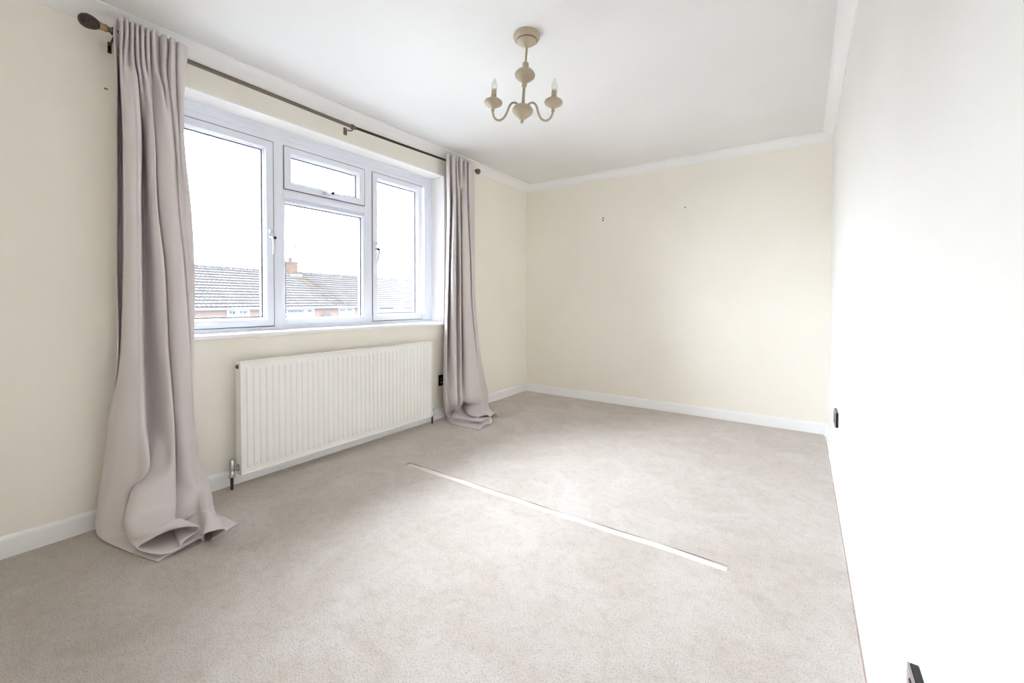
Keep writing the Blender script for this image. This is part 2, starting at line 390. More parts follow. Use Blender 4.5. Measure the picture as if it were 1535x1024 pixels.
spx = N.new('ShaderNodeSeparateXYZ'); L.new(tc.outputs['Object'], spx.inputs[0])
d_ = N.new('ShaderNodeMath'); d_.operation = 'SUBTRACT'; d_.inputs[1].default_value = 21.3; L.new(spx.outputs['Y'], d_.inputs[0])
ab = N.new('ShaderNodeMath'); ab.operation = 'ABSOLUTE'; L.new(d_.outputs[0], ab.inputs[0])
mr = N.new('ShaderNodeMapRange'); mr.inputs['From Min'].default_value = 0.4; mr.inputs['From Max'].default_value = 1.3; mr.inputs['To Min'].default_value = 1; mr.inputs['To Max'].default_value = 0
L.new(ab.outputs[0], mr.inputs['Value'])
wv3 = N.new('ShaderNodeTexNoise'); wv3.inputs['Scale'].default_value = 5.0; mp3 = N.new('ShaderNodeMapping'); mp3.inputs['Scale'].default_value = (0.15, 2.6, 0.15)
L.new(tc.outputs['Object'], mp3.inputs['Vector']); L.new(mp3.outputs[0], wv3.inputs['Vector'])
r3 = N.new('ShaderNodeValToRGB'); r3.color_ramp.elements[0].position = 0.48; r3.color_ramp.elements[1].position = 0.56; L.new(wv3.outputs['Fac'], r3.inputs['Fac'])
mu3 = N.new('ShaderNodeMath'); mu3.operation = 'MULTIPLY'; L.new(mr.outputs[0], mu3.inputs[0]); L.new(r3.outputs['Color'], mu3.inputs[1])
mx3 = N.new('ShaderNodeMix'); mx3.data_type = 'RGBA'; L.new(mu3.outputs[0], mx3.inputs['Factor']); L.new(b.inputs['Base Color'].links[0].from_socket, mx3.inputs['A']); mx3.inputs['B'].default_value = (0.013, 0.0105, 0.0085, 1)
L.new(mx3.outputs['Result'], b.inputs['Base Color'])
M_tilee = mat('tile_edge_shade', (0.003, 0.0027, 0.0027), 0.95)  # shadow line under each course, with some moss, put into the lip colour
M_lead = mat('lead_flashing', (0.034, 0.034, 0.034), 0.7)
M_net = mat('white_net_curtain_pane', (0.050, 0.055, 0.056), 0.7)
M_dark = mat('dark_window_gap', (0.004, 0.0045, 0.005), 0.8)
M_gmetal = mat('grey_dish_metal', (0.022, 0.022, 0.024), 0.8)
for mm in (M_brick, M_chim, M_tile, M_tilee, M_hwhite, M_lead, M_net, M_dark, M_gmetal): mm.node_tree.nodes['Principled BSDF'].inputs['Specular IOR Level'].default_value = 0.02
M_road = mat('grey_street', (0.14, 0.14, 0.135), 0.9)
m = MB(); m.box((-200, -200, -4.6), (-0.6, 200, -4.4)); struct(m.build('ground', M_road), 'street outside below the window')
m = MB(); m.box((-8, Y0, -4.4), (0, Y1, 0.52)); m.build('brick_wall', M_brick, hs)
m = MB(); m.box((-0.2, Y0-0.1, 0.50), (0.28, Y1+0.1, 0.54)); m.box((0.26, Y0-0.1, 0.50), (0.30, Y1+0.1, 0.66)); m.build('fascia_board', M_hwhite, hs)
m = MB(); m.tube([(0.37, Y0, 0.61), (0.37, Y1, 0.61)], 0.06, 8, 1); m.build('gutter', M_hwhite, hs)
# roof: courses of interlocking tiles with a wavy lower edge
EX, EZ, RX, RZ, NC = 0.42, 0.66, -4.0, 3.12, 14
sl = Vector((RX-EX, 0, RZ-EZ)); un = sl.normalized(); nr = Vector((-un.z, 0, un.x)); nr = nr if nr.z > 0 else -nr
step = sl.length/NC; per = 0.235; ns = int((Y1-Y0)/per*4)
vs = []; fs = []; fe = []
for c in range(NC):
    base = len(vs)
    for r, (dist, lift) in enumerate(((c*step, 0.0), (c*step, 0.062), ((c+1)*step+0.03, 0.012))):
        for i in range(ns+1):
            y = Y0+(Y1-Y0)*i/ns; wv_ = 0.026*math.sin(2*math.pi*(y/per)) + 0.010*math.sin(4*math.pi*(y/per)+1)
            jit = 0.006*math.sin(y*5.1+c*2.3)+0.008*math.sin(y*1.3+c)
            p = Vector((EX, y, EZ)) + un*(dist+(jit if r < 2 else 0)) + nr*(lift+(wv_ if r == 1 else wv_*0.8 if r == 2 else -0.01))
            vs.append(p)
    for i in range(ns):
        a = base+i; b_ = base+ns+1+i; c_ = base+2*(ns+1)+i
        fe.append((a, a+1, b_+1, b_)); fs.append((b_, b_+1, c_+1, c_))
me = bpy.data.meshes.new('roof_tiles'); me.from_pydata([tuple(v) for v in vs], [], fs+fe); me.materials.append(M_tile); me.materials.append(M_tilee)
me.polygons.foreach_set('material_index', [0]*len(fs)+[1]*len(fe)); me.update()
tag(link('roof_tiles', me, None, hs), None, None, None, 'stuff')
m = MB(); P = [Vector((EX-0.05, 0, EZ-0.04)), Vector((RX, 0, RZ-0.06)), Vector((-8.4, 0, EZ-0.04))]
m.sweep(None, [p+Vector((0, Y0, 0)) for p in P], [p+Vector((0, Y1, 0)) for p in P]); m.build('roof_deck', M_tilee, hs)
m = MB(); k = Y0
while k < Y1-0.4:
    m.tube([(RX, k, RZ+0.0), (RX, k+0.43, RZ+0.0)], [0.13, 0.12], 10, 1); k += 0.45
tag(m.build('ridge_tiles', M_tile, hs), None, None, None, 'stuff')
# chimney
m = MB(); m.box((-4.42, 20.28, 2.5), (-3.62, 20.98, 3.78)); m.box((-4.46, 20.24, 3.78), (-3.58, 21.02, 3.86)); m.box((-4.44, 20.26, 3.86), (-3.60, 21.0, 3.93))
ch = m.build('chimney', M_chim, hs)
m = MB(); m.lathe([(0.14, 3.92), (0.11, 4.0), (0.10, 4.16), (0.13, 4.2), (0.13, 4.22)], (-4.0, 20.62, 0), 'z', 14); m.build('chimney_pot', M_gmetal, ch)
m = MB(); m.box((-3.62, 20.1, 2.78), (-3.3, 21.14, 2.98)); m.box((-4.5, 20.94, 2.8), (-3.4, 21.06, 3.06)); m.build('flashing', M_lead, ch)
m = MB(); m.lathe([(0.22, 2.78), (0.12, 2.90), (0.055, 2.94), (0.055, 3.30), (0.075, 3.31), (0.075, 3.40), (0.02, 3.42)], (-3.55, 24.75, 0), 'z', 12); m.build('vent_pipe', M_gmetal, hs)
# windows: white surround, glazing bars, panes with net curtains behind
def hwin(y0, y1, panes, z0=-0.75, z1=0.50):
    m = MB(); m.box((0, y0, z0), (0.05, y1, z1))
    w_ = m.build('window', M_hwhite, hs)
    for a, b_, dark in panes:
        m = MB(); m.box((0.052, a, z0+0.1), (0.060, b_, z1-0.09)); p = m.build('pane', M_net, w_)
        if dark:
            m = MB(); nn = max(2, int((b_-a)/0.17))
            for i in range(nn):
                yy = a+0.03+(b_-a-0.05)*i/nn; m.box((0.0605, yy, z1-0.19-0.05*(i % 2)), (0.0625, yy+0.07, z1-0.10))
            m.build('net_curtain_gap', M_dark, w_)['kind'] = 'stuff'
    return w_
hwin(7.2, 8.9, ((7.35, 8.0, 0), (8.15, 8.75, 0)))
hwin(13.74, 15.05, ((13.88, 14.28, 1), (14.46, 14.94, 1)))
hwin(17.1, 19.45, ((17.46, 18.70, 1), (18.88, 19.28, 1)))
hwin(21.47, 23.0, ((21.60, 22.12, 1), (22.28, 22.80, 1)))
hwin(25.2, 28.5, ((25.4, 26.6, 0), (26.8, 28.3, 0)))
m = MB(); m.box((0.051, 25.6, 0.36), (0.07, 27.2, 0.45)); m.build('open_vent', M_dark, hs)
hwin(31.2, 33.0, ((31.4, 32.0, 0), (32.2, 32.8, 0))); hwin(37, 39, ((37.2, 38, 0), (38.2, 38.8, 0)))
def local(p): return Matrix.Translation(hs.location) @ Matrix.Rotation(A, 4, 'Z') @ Vector(p)
def dish(y, z, label, mt):
    r = empty('satellite_dish', local((0, y, z)), (0, 0, A)); tag(r, label, 'satellite dish')
    Mx = Matrix.Rotation(math.radians(-18), 3, 'Z') @ Matrix.Rotation(math.radians(62), 3, 'Y')
    m = MB(); m.lathe([(0.001, 0.0), (0.12, 0.012), (0.22, 0.04), (0.31, 0.085), (0.315, 0.075), (0.22, 0.025), (0.12, -0.004), (0.001, -0.015)], (0.30, 0, 0), 'z', 20, Mx); m.build('dish', mt, r)
    m = MB(); m.tube([(0.0, -0.02, -0.22), (0.28, -0.05, -0.2)], 0.03, 8, 1); m.box((0, -0.08, -0.32), (0.03, 0.06, -0.12)); m.build('wall_bracket', M_dark, r)
    m = MB(); m.tube([(0.34, 0.0, -0.28), (0.55, -0.10, -0.34), (0.66, -0.28, -0.16)], 0.022, 6, 3); m.build('arm', M_dark, r)
    m = MB(); m.tube([(0.63, -0.30, -0.15), (0.66, -0.18, -0.10)], 0.05, 8, 1); m.build('receiver', M_dark, r)
dish(20.3, -0.12, 'grey satellite dish on the brick wall between two windows, seen through the fixed centre pane', M_gmetal)
dish(16.02, -0.05, 'pale satellite dish half hidden by the left window sash', M_hwhite)
ae = empty('television_aerial', local((-4.0, 20.62, 3.9))); ae.rotation_euler = (0, 0, A)
tag(ae, 'thin television aerial mast above the brick chimney', 'aerial')
m = MB(); m.tube([(0.12, 0.05, -0.02), (0.12, 0.05, 1.62)], 0.02, 6, 1); m.build('mast', M_gmetal, ae)
m = MB(); m.tube([(0.12, -0.05, 1.2), (0.12, 0.42, 1.2)], 0.012, 6, 1)
for yy in (-0.02, 0.32, 0.38): m.tube([(-0.1, yy, 1.2), (0.34, yy, 1.2)], 0.014, 6, 1)
m.box((0.06, 0.28, 1.13), (0.18, 0.40, 1.24)); m.build('crossbar', M_gmetal, ae)

# ------------------------------------------------------------------ curtain pole
rod = tag(empty('curtain_pole', (0.09, 1.8, 2.25)), 'long dark brass telescopic curtain pole above the window', 'curtain pole')
def rel(pts): return [(x-0.09, y-1.8, z-2.25) for x, y, z in pts]
m = MB(); m.tube(rel([(0.09, 0.52, 2.266), (0.09, 1.15, 2.2595), (0.09, 1.80, 2.2515)]), 0.0115, 14, 6); m.build('outer_tube', M_brass, rod)
m = MB(); m.tube(rel([(0.09, 1.70, 2.2525), (0.09, 2.35, 2.267), (0.09, 3.10, 2.290)]), 0.0092, 14, 6); tag(m.build('inner_tube', M_brass2, rod), 'thinner darker length of tube')
m = MB(); m.lathe([(0.0095, 0), (0.0138, 0), (0.0138, -0.012), (0.0095, -0.012)], rel([(0.09, 1.792, 2.2518)])[0], 'y', 16); m.build('collar', M_brass2, rod)
def finial(y, z, d, prof, nm, mt):
    m = MB(); m.lathe([(r, h*d) for r, h in prof], rel([(0.09, y, z)])[0], 'y', 24); return m.build(nm, mt, rod)
# lathe 'y' maps height h to -y
finial(0.503, 2.267, -1, [(0.0001, 0.068), (0.013, 0.066), (0.023, 0.058), (0.0295, 0.044), (0.030, 0.032), (0.026, 0.016), (0.018, 0.003), (0.013, 0.0), (0.0001, 0.0)], 'finial', M_wood)
m = MB(); m.lathe([(0.012, 0), (0.0165, 0.003), (0.014, 0.012), (0.0165, 0.024), (0.012, 0.026)], rel([(0.09, 0.502, 2.267)])[0], 'y', 20); m.build('finial_neck', M_brassl, rod)
finial(3.106, 2.2905, 1, [(0.0001, 0.0), (0.011, 0.0), (0.012, 0.006), (0.020, 0.013), (0.026, 0.027), (0.025, 0.040), (0.016, 0.051), (0.0001, 0.054)], 'finial', M_brass)
def bracket(y, z, drop, mt=None, hw=0.011):
    m = MB(); m.lathe([(0.012, 0.010), (0.017, 0.010), (0.017, -0.010), (0.012, -0.010)], rel([(0.09, y, z)])[0], 'y', 16)
    m.tube(rel([(0.09, y, z-0.013), (0.075, y, z-0.022), (0.012, y, z-drop)])    , 0.0045, 8, 4)
    q = rel([(0.0, y-hw, z-drop-0.032), (0.009, y+hw, z-drop+0.016)]); m.box(q[0], q[1]); m.build('bracket', mt or M_brass2, rod)
bracket(0.553, 2.2655, 0.034, None, 0.006); bracket(1.775, 2.252, 0.002, M_brass); bracket(2.98, 2.286, 0.03)

# ------------------------------------------------------------------ curtains (control nets in metres: rows from heading to hem, columns across)
NET_LEFT = [
 [(0.118,0.552,2.318), (0.104,0.560,2.318), (0.106,0.571,2.318), (0.152,0.563,2.318), (0.110,0.582,2.318), (0.152,0.581,2.318), (0.110,0.601,2.318), (0.152,0.601,2.318), (0.110,0.619,2.318), (0.152,0.618,2.318), (0.110,0.638,2.318), (0.152,0.636,2.318), (0.110,0.657,2.318), (0.152,0.656,2.318), (0.110,0.677,2.318), (0.152,0.678,2.318), (0.104,0.711,2.318), (0.152,0.716,2.318), (0.110,0.743,2.318), (0.152,0.746,2.318), (0.105,0.776,2.318), (0.135,0.781,2.318), (0.118,0.816,2.318)],
 [(0.128,0.543,2.250), (0.104,0.557,2.250), (0.106,0.567,2.250), (0.152,0.563,2.250), (0.110,0.581,2.250), (0.152,0.581,2.250), (0.110,0.600,2.250), (0.152,0.600,2.250), (0.110,0.618,2.250), (0.152,0.617,2.250), (0.110,0.637,2.250), (0.152,0.635,2.250), (0.110,0.656,2.250), (0.152,0.655,2.250), (0.110,0.676,2.250), (0.152,0.677,2.250), (0.104,0.710,2.250), (0.152,0.715,2.250), (0.110,0.742,2.250), (0.152,0.746,2.250), (0.105,0.775,2.250), (0.135,0.780,2.250), (0.118,0.815,2.250)],
 [(0.125,0.547,2.150), (0.085,0.561,2.150), (0.085,0.570,2.150), (0.146,0.561,2.150), (0.115,0.574,2.150), (0.146,0.576,2.150), (0.120,0.594,2.150), (0.146,0.601,2.150), (0.100,0.622,2.150), (0.146,0.620,2.150), (0.112,0.638,2.150), (0.146,0.639,2.150), (0.115,0.658,2.150), (0.140,0.660,2.150), (0.105,0.679,2.150), (0.146,0.683,2.150), (0.100,0.713,2.150), (0.146,0.716,2.150), (0.112,0.738,2.150), (0.146,0.744,2.150), (0.100,0.776,2.150), (0.125,0.782,2.150), (0.114,0.810,2.150)],
 [(0.115,0.552,2.050), (0.040,0.571,2.050), (0.045,0.580,2.050), (0.145,0.561,2.050), (0.145,0.567,2.050), (0.150,0.574,2.050), (0.160,0.588,2.050), (0.160,0.611,2.050), (0.090,0.633,2.050), (0.140,0.630,2.050), (0.120,0.646,2.050), (0.150,0.649,2.050), (0.140,0.661,2.050), (0.110,0.674,2.050), (0.100,0.689,2.050), (0.150,0.703,2.050), (0.125,0.720,2.050), (0.145,0.725,2.050), (0.120,0.745,2.050), (0.140,0.750,2.050), (0.090,0.781,2.050), (0.115,0.787,2.050), (0.110,0.802,2.050)],
 [(0.105,0.551,1.830), (0.030,0.572,1.830), (0.035,0.587,1.830), (0.150,0.565,1.830), (0.165,0.567,1.830), (0.175,0.584,1.830), (0.175,0.600,1.830), (0.170,0.618,1.830), (0.050,0.652,1.830), (0.075,0.656,1.830), (0.140,0.654,1.830), (0.155,0.667,1.830), (0.150,0.673,1.830), (0.100,0.689,1.830), (0.130,0.691,1.830), (0.150,0.716,1.830), (0.150,0.737,1.830), (0.125,0.749,1.830), (0.100,0.767,1.830), (0.120,0.772,1.830), (0.100,0.786,1.830), (0.110,0.791,1.830), (0.110,0.805,1.830)],
 [(0.100,0.549,1.500), (0.030,0.568,1.500), (0.035,0.586,1.500), (0.150,0.564,1.500), (0.165,0.567,1.500), (0.180,0.582,1.500), (0.180,0.598,1.500), (0.170,0.614,1.500), (0.045,0.650,1.500), (0.060,0.666,1.500), (0.145,0.658,1.500), (0.165,0.669,1.500), (0.160,0.677,1.500), (0.100,0.696,1.500), (0.135,0.699,1.500), (0.155,0.724,1.500), (0.155,0.750,1.500), (0.120,0.766,1.500), (0.100,0.780,1.500), (0.110,0.785,1.500), (0.110,0.796,1.500), (0.115,0.811,1.500), (0.110,0.830,1.500)],
 [(0.095,0.546,1.200), (0.035,0.564,1.200), (0.045,0.580,1.200), (0.150,0.560,1.200), (0.165,0.564,1.200), (0.180,0.579,1.200), (0.185,0.596,1.200), (0.175,0.613,1.200), (0.045,0.649,1.200), (0.065,0.669,1.200), (0.145,0.668,1.200), (0.170,0.686,1.200), (0.165,0.700,1.200), (0.100,0.722,1.200), (0.140,0.718,1.200), (0.165,0.736,1.200), (0.160,0.772,1.200), (0.120,0.790,1.200), (0.100,0.802,1.200), (0.110,0.807,1.200), (0.110,0.816,1.200), (0.110,0.827,1.200), (0.100,0.842,1.200)],
 [(0.090,0.547,0.800), (0.060,0.557,0.800), (0.070,0.562,0.800), (0.130,0.551,0.800), (0.160,0.554,0.800), (0.185,0.571,0.800), (0.195,0.591,0.800), (0.190,0.611,0.800), (0.050,0.651,0.800), (0.085,0.675,0.800), (0.150,0.680,0.800), (0.185,0.693,0.800), (0.180,0.707,0.800), (0.110,0.730,0.800), (0.150,0.729,0.800), (0.175,0.751,0.800), (0.165,0.786,0.800), (0.130,0.805,0.800), (0.110,0.815,0.800), (0.110,0.820,0.800), (0.110,0.823,0.800), (0.100,0.831,0.800), (0.090,0.838,0.800)],
 [(0.060,0.522,0.500), (0.080,0.521,0.500), (0.100,0.520,0.500), (0.120,0.519,0.500), (0.160,0.524,0.500), (0.190,0.553,0.500), (0.210,0.582,0.500), (0.210,0.610,0.500), (0.060,0.653,0.500), (0.105,0.682,0.500), (0.165,0.693,0.500), (0.200,0.706,0.500), (0.195,0.719,0.500), (0.120,0.743,0.500), (0.155,0.740,0.500), (0.180,0.757,0.500), (0.175,0.788,0.500), (0.140,0.808,0.500), (0.120,0.817,0.500), (0.120,0.820,0.500), (0.110,0.824,0.500), (0.100,0.829,0.500), (0.090,0.835,0.500)],
 [(0.060,0.501,0.290), (0.076,0.501,0.290), (0.093,0.501,0.290), (0.110,0.501,0.290), (0.150,0.510,0.290), (0.180,0.541,0.290), (0.210,0.580,0.290), (0.250,0.610,0.290), (0.150,0.633,0.290), (0.170,0.645,0.290), (0.200,0.681,0.290), (0.230,0.701,0.290), (0.215,0.718,0.290), (0.130,0.743,0.290), (0.160,0.745,0.290), (0.190,0.760,0.290), (0.190,0.789,0.290), (0.160,0.810,0.290), (0.140,0.820,0.290), (0.130,0.826,0.290), (0.120,0.832,0.290), (0.110,0.838,0.290), (0.100,0.847,0.290)],
 [(0.060,0.489,0.205), (0.076,0.489,0.205), (0.093,0.489,0.205), (0.110,0.489,0.205), (0.140,0.500,0.205), (0.165,0.526,0.205), (0.185,0.548,0.205), (0.190,0.565,0.205), (0.170,0.577,0.205), (0.240,0.563,0.205), (0.275,0.584,0.205), (0.275,0.650,0.205), (0.240,0.708,0.205), (0.150,0.736,0.205), (0.170,0.741,0.205), (0.200,0.758,0.205), (0.210,0.782,0.205), (0.180,0.803,0.205), (0.160,0.815,0.205), (0.150,0.821,0.205), (0.140,0.827,0.205), (0.130,0.834,0.205), (0.110,0.849,0.205)],
 [(0.070,0.476,0.115), (0.083,0.476,0.115), (0.096,0.477,0.115), (0.110,0.477,0.115), (0.140,0.488,0.115), (0.160,0.510,0.115), (0.175,0.534,0.115), (0.180,0.545,0.115), (0.170,0.555,0.115), (0.260,0.531,0.115), (0.300,0.557,0.115), (0.310,0.634,0.115), (0.270,0.700,0.115), (0.180,0.726,0.115), (0.190,0.734,0.115), (0.220,0.762,0.115), (0.230,0.791,0.115), (0.220,0.817,0.115), (0.200,0.835,0.115), (0.190,0.844,0.115), (0.180,0.853,0.115), (0.160,0.866,0.115), (0.140,0.882,0.115)],
 [(0.128,0.466,0.020), (0.136,0.467,0.020), (0.144,0.469,0.020), (0.152,0.470,0.020), (0.181,0.484,0.020), (0.207,0.504,0.022), (0.229,0.523,0.026), (0.241,0.529,0.030), (0.244,0.540,0.035), (0.306,0.521,0.075), (0.392,0.534,0.085), (0.427,0.593,0.095), (0.387,0.662,0.085), (0.334,0.678,0.050), (0.344,0.682,0.045), (0.347,0.711,0.055), (0.321,0.771,0.060), (0.372,0.773,0.080), (0.408,0.779,0.085), (0.406,0.791,0.070), (0.375,0.807,0.045), (0.331,0.828,0.020), (0.299,0.850,0.008)],
 [(0.313,0.498,0.005), (0.324,0.503,0.006), (0.335,0.507,0.006), (0.347,0.512,0.007), (0.360,0.541,0.009), (0.354,0.587,0.011), (0.326,0.682,0.012), (0.356,0.659,0.020), (0.386,0.563,0.024), (0.346,0.521,0.045), (0.436,0.532,0.075), (0.476,0.584,0.100), (0.446,0.666,0.095), (0.384,0.692,0.050), (0.382,0.666,0.040), (0.374,0.678,0.035), (0.351,0.761,0.035), (0.423,0.758,0.070), (0.472,0.765,0.085), (0.479,0.783,0.070), (0.452,0.798,0.040), (0.403,0.829,0.012), (0.395,0.860,0.006)],
 [(0.556,0.558,0.004), (0.552,0.569,0.004), (0.547,0.580,0.005), (0.543,0.591,0.005), (0.534,0.620,0.007), (0.530,0.645,0.009), (0.497,0.720,0.010), (0.537,0.680,0.019), (0.553,0.580,0.024), (0.461,0.520,0.045), (0.469,0.560,0.066), (0.487,0.622,0.084), (0.543,0.693,0.084), (0.521,0.705,0.050), (0.551,0.643,0.044), (0.559,0.641,0.028), (0.525,0.710,0.018), (0.543,0.719,0.008), (0.596,0.707,0.064), (0.616,0.766,0.064), (0.593,0.782,0.032), (0.556,0.747,0.008), (0.500,0.873,0.004)]]
NET_RIGHT = [
 [(0.108,2.684,2.318), (0.142,2.673,2.318), (0.106,2.740,2.318), (0.156,2.716,2.318), (0.154,2.744,2.318), (0.106,2.805,2.318), (0.152,2.772,2.318), (0.106,2.840,2.318), (0.156,2.820,2.318), (0.107,2.902,2.318), (0.158,2.880,2.318), (0.110,2.954,2.318), (0.150,2.935,2.318), (0.118,3.001,2.318), (0.108,3.061,2.318)],
 [(0.108,2.683,2.250), (0.142,2.672,2.250), (0.106,2.740,2.250), (0.156,2.716,2.250), (0.154,2.744,2.250), (0.106,2.805,2.250), (0.152,2.772,2.250), (0.106,2.840,2.250), (0.156,2.820,2.250), (0.107,2.902,2.250), (0.158,2.880,2.250), (0.110,2.954,2.250), (0.150,2.935,2.250), (0.118,3.001,2.250), (0.108,3.061,2.250)],
 [(0.070,2.727,2.120), (0.130,2.693,2.120), (0.088,2.761,2.120), (0.148,2.726,2.120), (0.148,2.754,2.120), (0.100,2.816,2.120), (0.143,2.790,2.120), (0.105,2.854,2.120), (0.130,2.849,2.120), (0.118,2.889,2.120), (0.150,2.894,2.120), (0.110,2.958,2.120), (0.140,2.950,2.120), (0.115,3.009,2.120), (0.100,3.071,2.120)],
 [(0.040,2.767,1.900), (0.130,2.703,1.900), (0.050,2.804,1.900), (0.150,2.727,1.900), (0.155,2.755,1.900), (0.085,2.838,1.900), (0.140,2.807,1.900), (0.120,2.851,1.900), (0.060,2.928,1.900), (0.145,2.850,1.900), (0.165,2.890,1.900), (0.100,2.975,1.900), (0.140,2.957,1.900), (0.115,3.019,1.900), (0.090,3.083,1.900)],
 [(0.040,2.754,1.360), (0.130,2.689,1.360), (0.035,2.803,1.360), (0.150,2.706,1.360), (0.165,2.740,1.360), (0.075,2.848,1.360), (0.150,2.809,1.360), (0.145,2.828,1.360), (0.055,2.938,1.360), (0.145,2.859,1.360), (0.175,2.907,1.360), (0.105,3.008,1.360), (0.140,2.986,1.360), (0.110,3.040,1.360), (0.080,3.101,1.360)],
 [(0.040,2.742,1.000), (0.135,2.671,1.000), (0.040,2.784,1.000), (0.150,2.701,1.000), (0.175,2.725,1.000), (0.085,2.837,1.000), (0.160,2.803,1.000), (0.155,2.821,1.000), (0.060,2.937,1.000), (0.150,2.863,1.000), (0.185,2.914,1.000), (0.115,3.016,1.000), (0.140,3.005,1.000), (0.110,3.060,1.000), (0.080,3.116,1.000)],
 [(0.050,2.714,0.600), (0.145,2.644,0.600), (0.060,2.750,0.600), (0.160,2.699,0.600), (0.190,2.717,0.600), (0.100,2.825,0.600), (0.175,2.793,0.600), (0.165,2.813,0.600), (0.075,2.925,0.600), (0.160,2.870,0.600), (0.200,2.953,0.600), (0.130,3.057,0.600), (0.140,3.059,0.600), (0.110,3.111,0.600), (0.080,3.173,0.600)],
 [(0.060,2.696,0.300), (0.150,2.631,0.300), (0.110,2.697,0.300), (0.165,2.698,0.300), (0.200,2.711,0.300), (0.140,2.785,0.300), (0.190,2.778,0.300), (0.180,2.798,0.300), (0.120,2.879,0.300), (0.180,2.875,0.300), (0.210,3.009,0.300), (0.170,3.078,0.300), (0.150,3.118,0.300), (0.120,3.170,0.300), (0.090,3.239,0.300)],
 [(0.065,2.694,0.150), (0.165,2.623,0.150), (0.130,2.693,0.150), (0.180,2.690,0.150), (0.215,2.703,0.150), (0.160,2.772,0.150), (0.210,2.760,0.150), (0.190,2.791,0.150), (0.150,2.855,0.150), (0.210,2.877,0.150), (0.225,3.030,0.150), (0.190,3.093,0.150), (0.170,3.139,0.150), (0.140,3.197,0.150), (0.110,3.267,0.150)],
 [(-0.109,2.883,0.030), (0.032,2.762,0.022), (0.087,2.747,0.022), (0.063,2.813,0.040), (0.133,2.789,0.050), (0.074,2.872,0.035), (0.050,2.936,0.055), (-0.018,3.026,0.065), (-0.025,3.058,0.090), (0.123,2.969,0.090), (0.220,3.026,0.080), (0.182,3.104,0.065), (0.156,3.167,0.055), (0.160,3.187,0.045), (0.128,3.255,0.020)],
 [(0.193,2.643,0.005), (0.266,2.638,0.007), (0.277,2.685,0.009), (0.234,2.673,0.045), (0.300,2.676,0.052), (0.250,2.759,0.022), (0.225,2.832,0.025), (0.174,2.882,0.030), (0.228,2.838,0.048), (0.262,2.871,0.058), (0.323,2.937,0.065), (0.297,2.989,0.050), (0.314,3.006,0.055), (0.309,3.044,0.040), (0.280,3.111,0.015)],
 [(0.512,2.644,0.004), (0.487,2.750,0.012), (0.491,2.837,0.006), (0.460,2.858,0.045), (0.458,2.733,0.045), (0.434,2.771,0.015), (0.414,2.918,0.018), (0.393,2.804,0.035), (0.394,2.793,0.058), (0.431,2.848,0.066), (0.441,2.883,0.045), (0.409,2.953,0.042), (0.406,3.005,0.048), (0.405,3.027,0.028), (0.396,3.060,0.007)]]

def curtain(net, label, name='curtain', su=7, sv=8):
    R, C = len(net), len(net[0]); P = [[Vector(p) for p in r] for r in net]
    def row(a, b):   # interpolate along rows first
        return a
    rows = []
    for i in range(R-1):
        for k in range(sv if i < R-1 else 1):
            t = k/sv; i0, i3 = max(i-1, 0), min(i+2, R-1)
            rows.append([crv(P[i0][j], P[i][j], P[i+1][j], P[i3][j], t) for j in range(C)])
    rows.append(P[-1])
    vs = []; nu = 0
    for ri, r in enumerate(rows):
        line = []
        for j in range(C-1):
            j0, j3 = max(j-1, 0), min(j+2, C-1)
            for k in range(su): line.append(crv(r[j0], r[j], r[j+1], r[j3], k/su))
        line.append(r[-1]); nu = len(line)
        for p in line: vs.append((max(p.x, 0.022 if p.z < 0.1 else 0.008), p.y, max(p.z, 0.004)))
    fs = [(a*nu+b_, a*nu+b_+1, (a+1)*nu+b_+1, (a+1)*nu+b_) for a in range(len(rows)-1) for b_ in range(nu-1)]
    me = bpy.data.meshes.new(name); me.from_pydata(vs, [], fs); me.polygons.foreach_set('use_smooth', [True]*len(fs)); me.update()
    o = link(name, me, M_cloth); so = o.modifiers.new('thickness', 'SOLIDIFY'); so.thickness = 0.0055; so.offset = 0
    return tag(o, label, 'curtain')
curtain(NET_LEFT, 'long grey-mauve curtain left of the window, hem piled on the carpet near the camera')
curtain(NET_RIGHT, 'long grey-mauve curtain right of the window beside the far corner')

# ------------------------------------------------------------------ radiator
rad = tag(empty('radiator', (0.075, 1.79, 0.39)), 'white ribbed panel radiator below the window', 'radiator')
RY0, RY1, RZ0, RZ1, RB, RF = 1.050, 2.515, 0.073, 0.708, 0.042, 0.103
def rr(p): return (p[0]-0.075, p[1]-1.79, p[2]-0.39)
def rbox(m, a, b): m.box(rr(a), rr(b)); return m
# front sheet with pressed vertical ribs
ys = []; pitch = 0.0352; y = 1.085; NR = 40
bump_prof = [(0.0, 0.0), (0.13, 0.0), (0.24, 1.0), (0.72, 1.0), (0.83, 0.0)]
ys = [(RY0+0.004, 0.0), (RY0+0.025, 0.0)]
for i in range(NR):
    for u, h in bump_prof: ys.append((1.0765+(i+u)*pitch, h))
ys += [(RY1-0.022, 0.0), (RY1-0.004, 0.0)]
zs = [(RZ0+0.004, 0), (RZ0+0.030, 0), (RZ0+0.040, 0.45), (RZ0+0.052, 1), (RZ1-0.048, 1), (RZ1-0.040, 0.45), (RZ1-0.032, 0), (RZ1-0.004, 0)]
vs = []; fs = []
for z, g in zs:
    for y, h in ys: vs.append(rr((RF-0.001+0.0058*h*g, y, z)))
n = len(ys)
for a in range(len(zs)-1):
    for b_ in range(n-1): fs.append((a*n+b_, a*n+b_+1, (a+1)*n+b_+1, (a+1)*n+b_))
m = MB(); m.add(vs, fs); m.build('front_panel', M_rad, rad)
m = MB(); ring(m, RY0-1.79, RY1-1.79, RZ0-0.39, RZ1-0.39, [(0, RB+0.004-0.075), (0, RF+0.003-0.075), (0.0035, RF+0.0045-0.075), (0.0065, RF+0.003-0.075), (0.0075, RF-0.002-0.075), (0.0075, RB+0.004-0.075)])
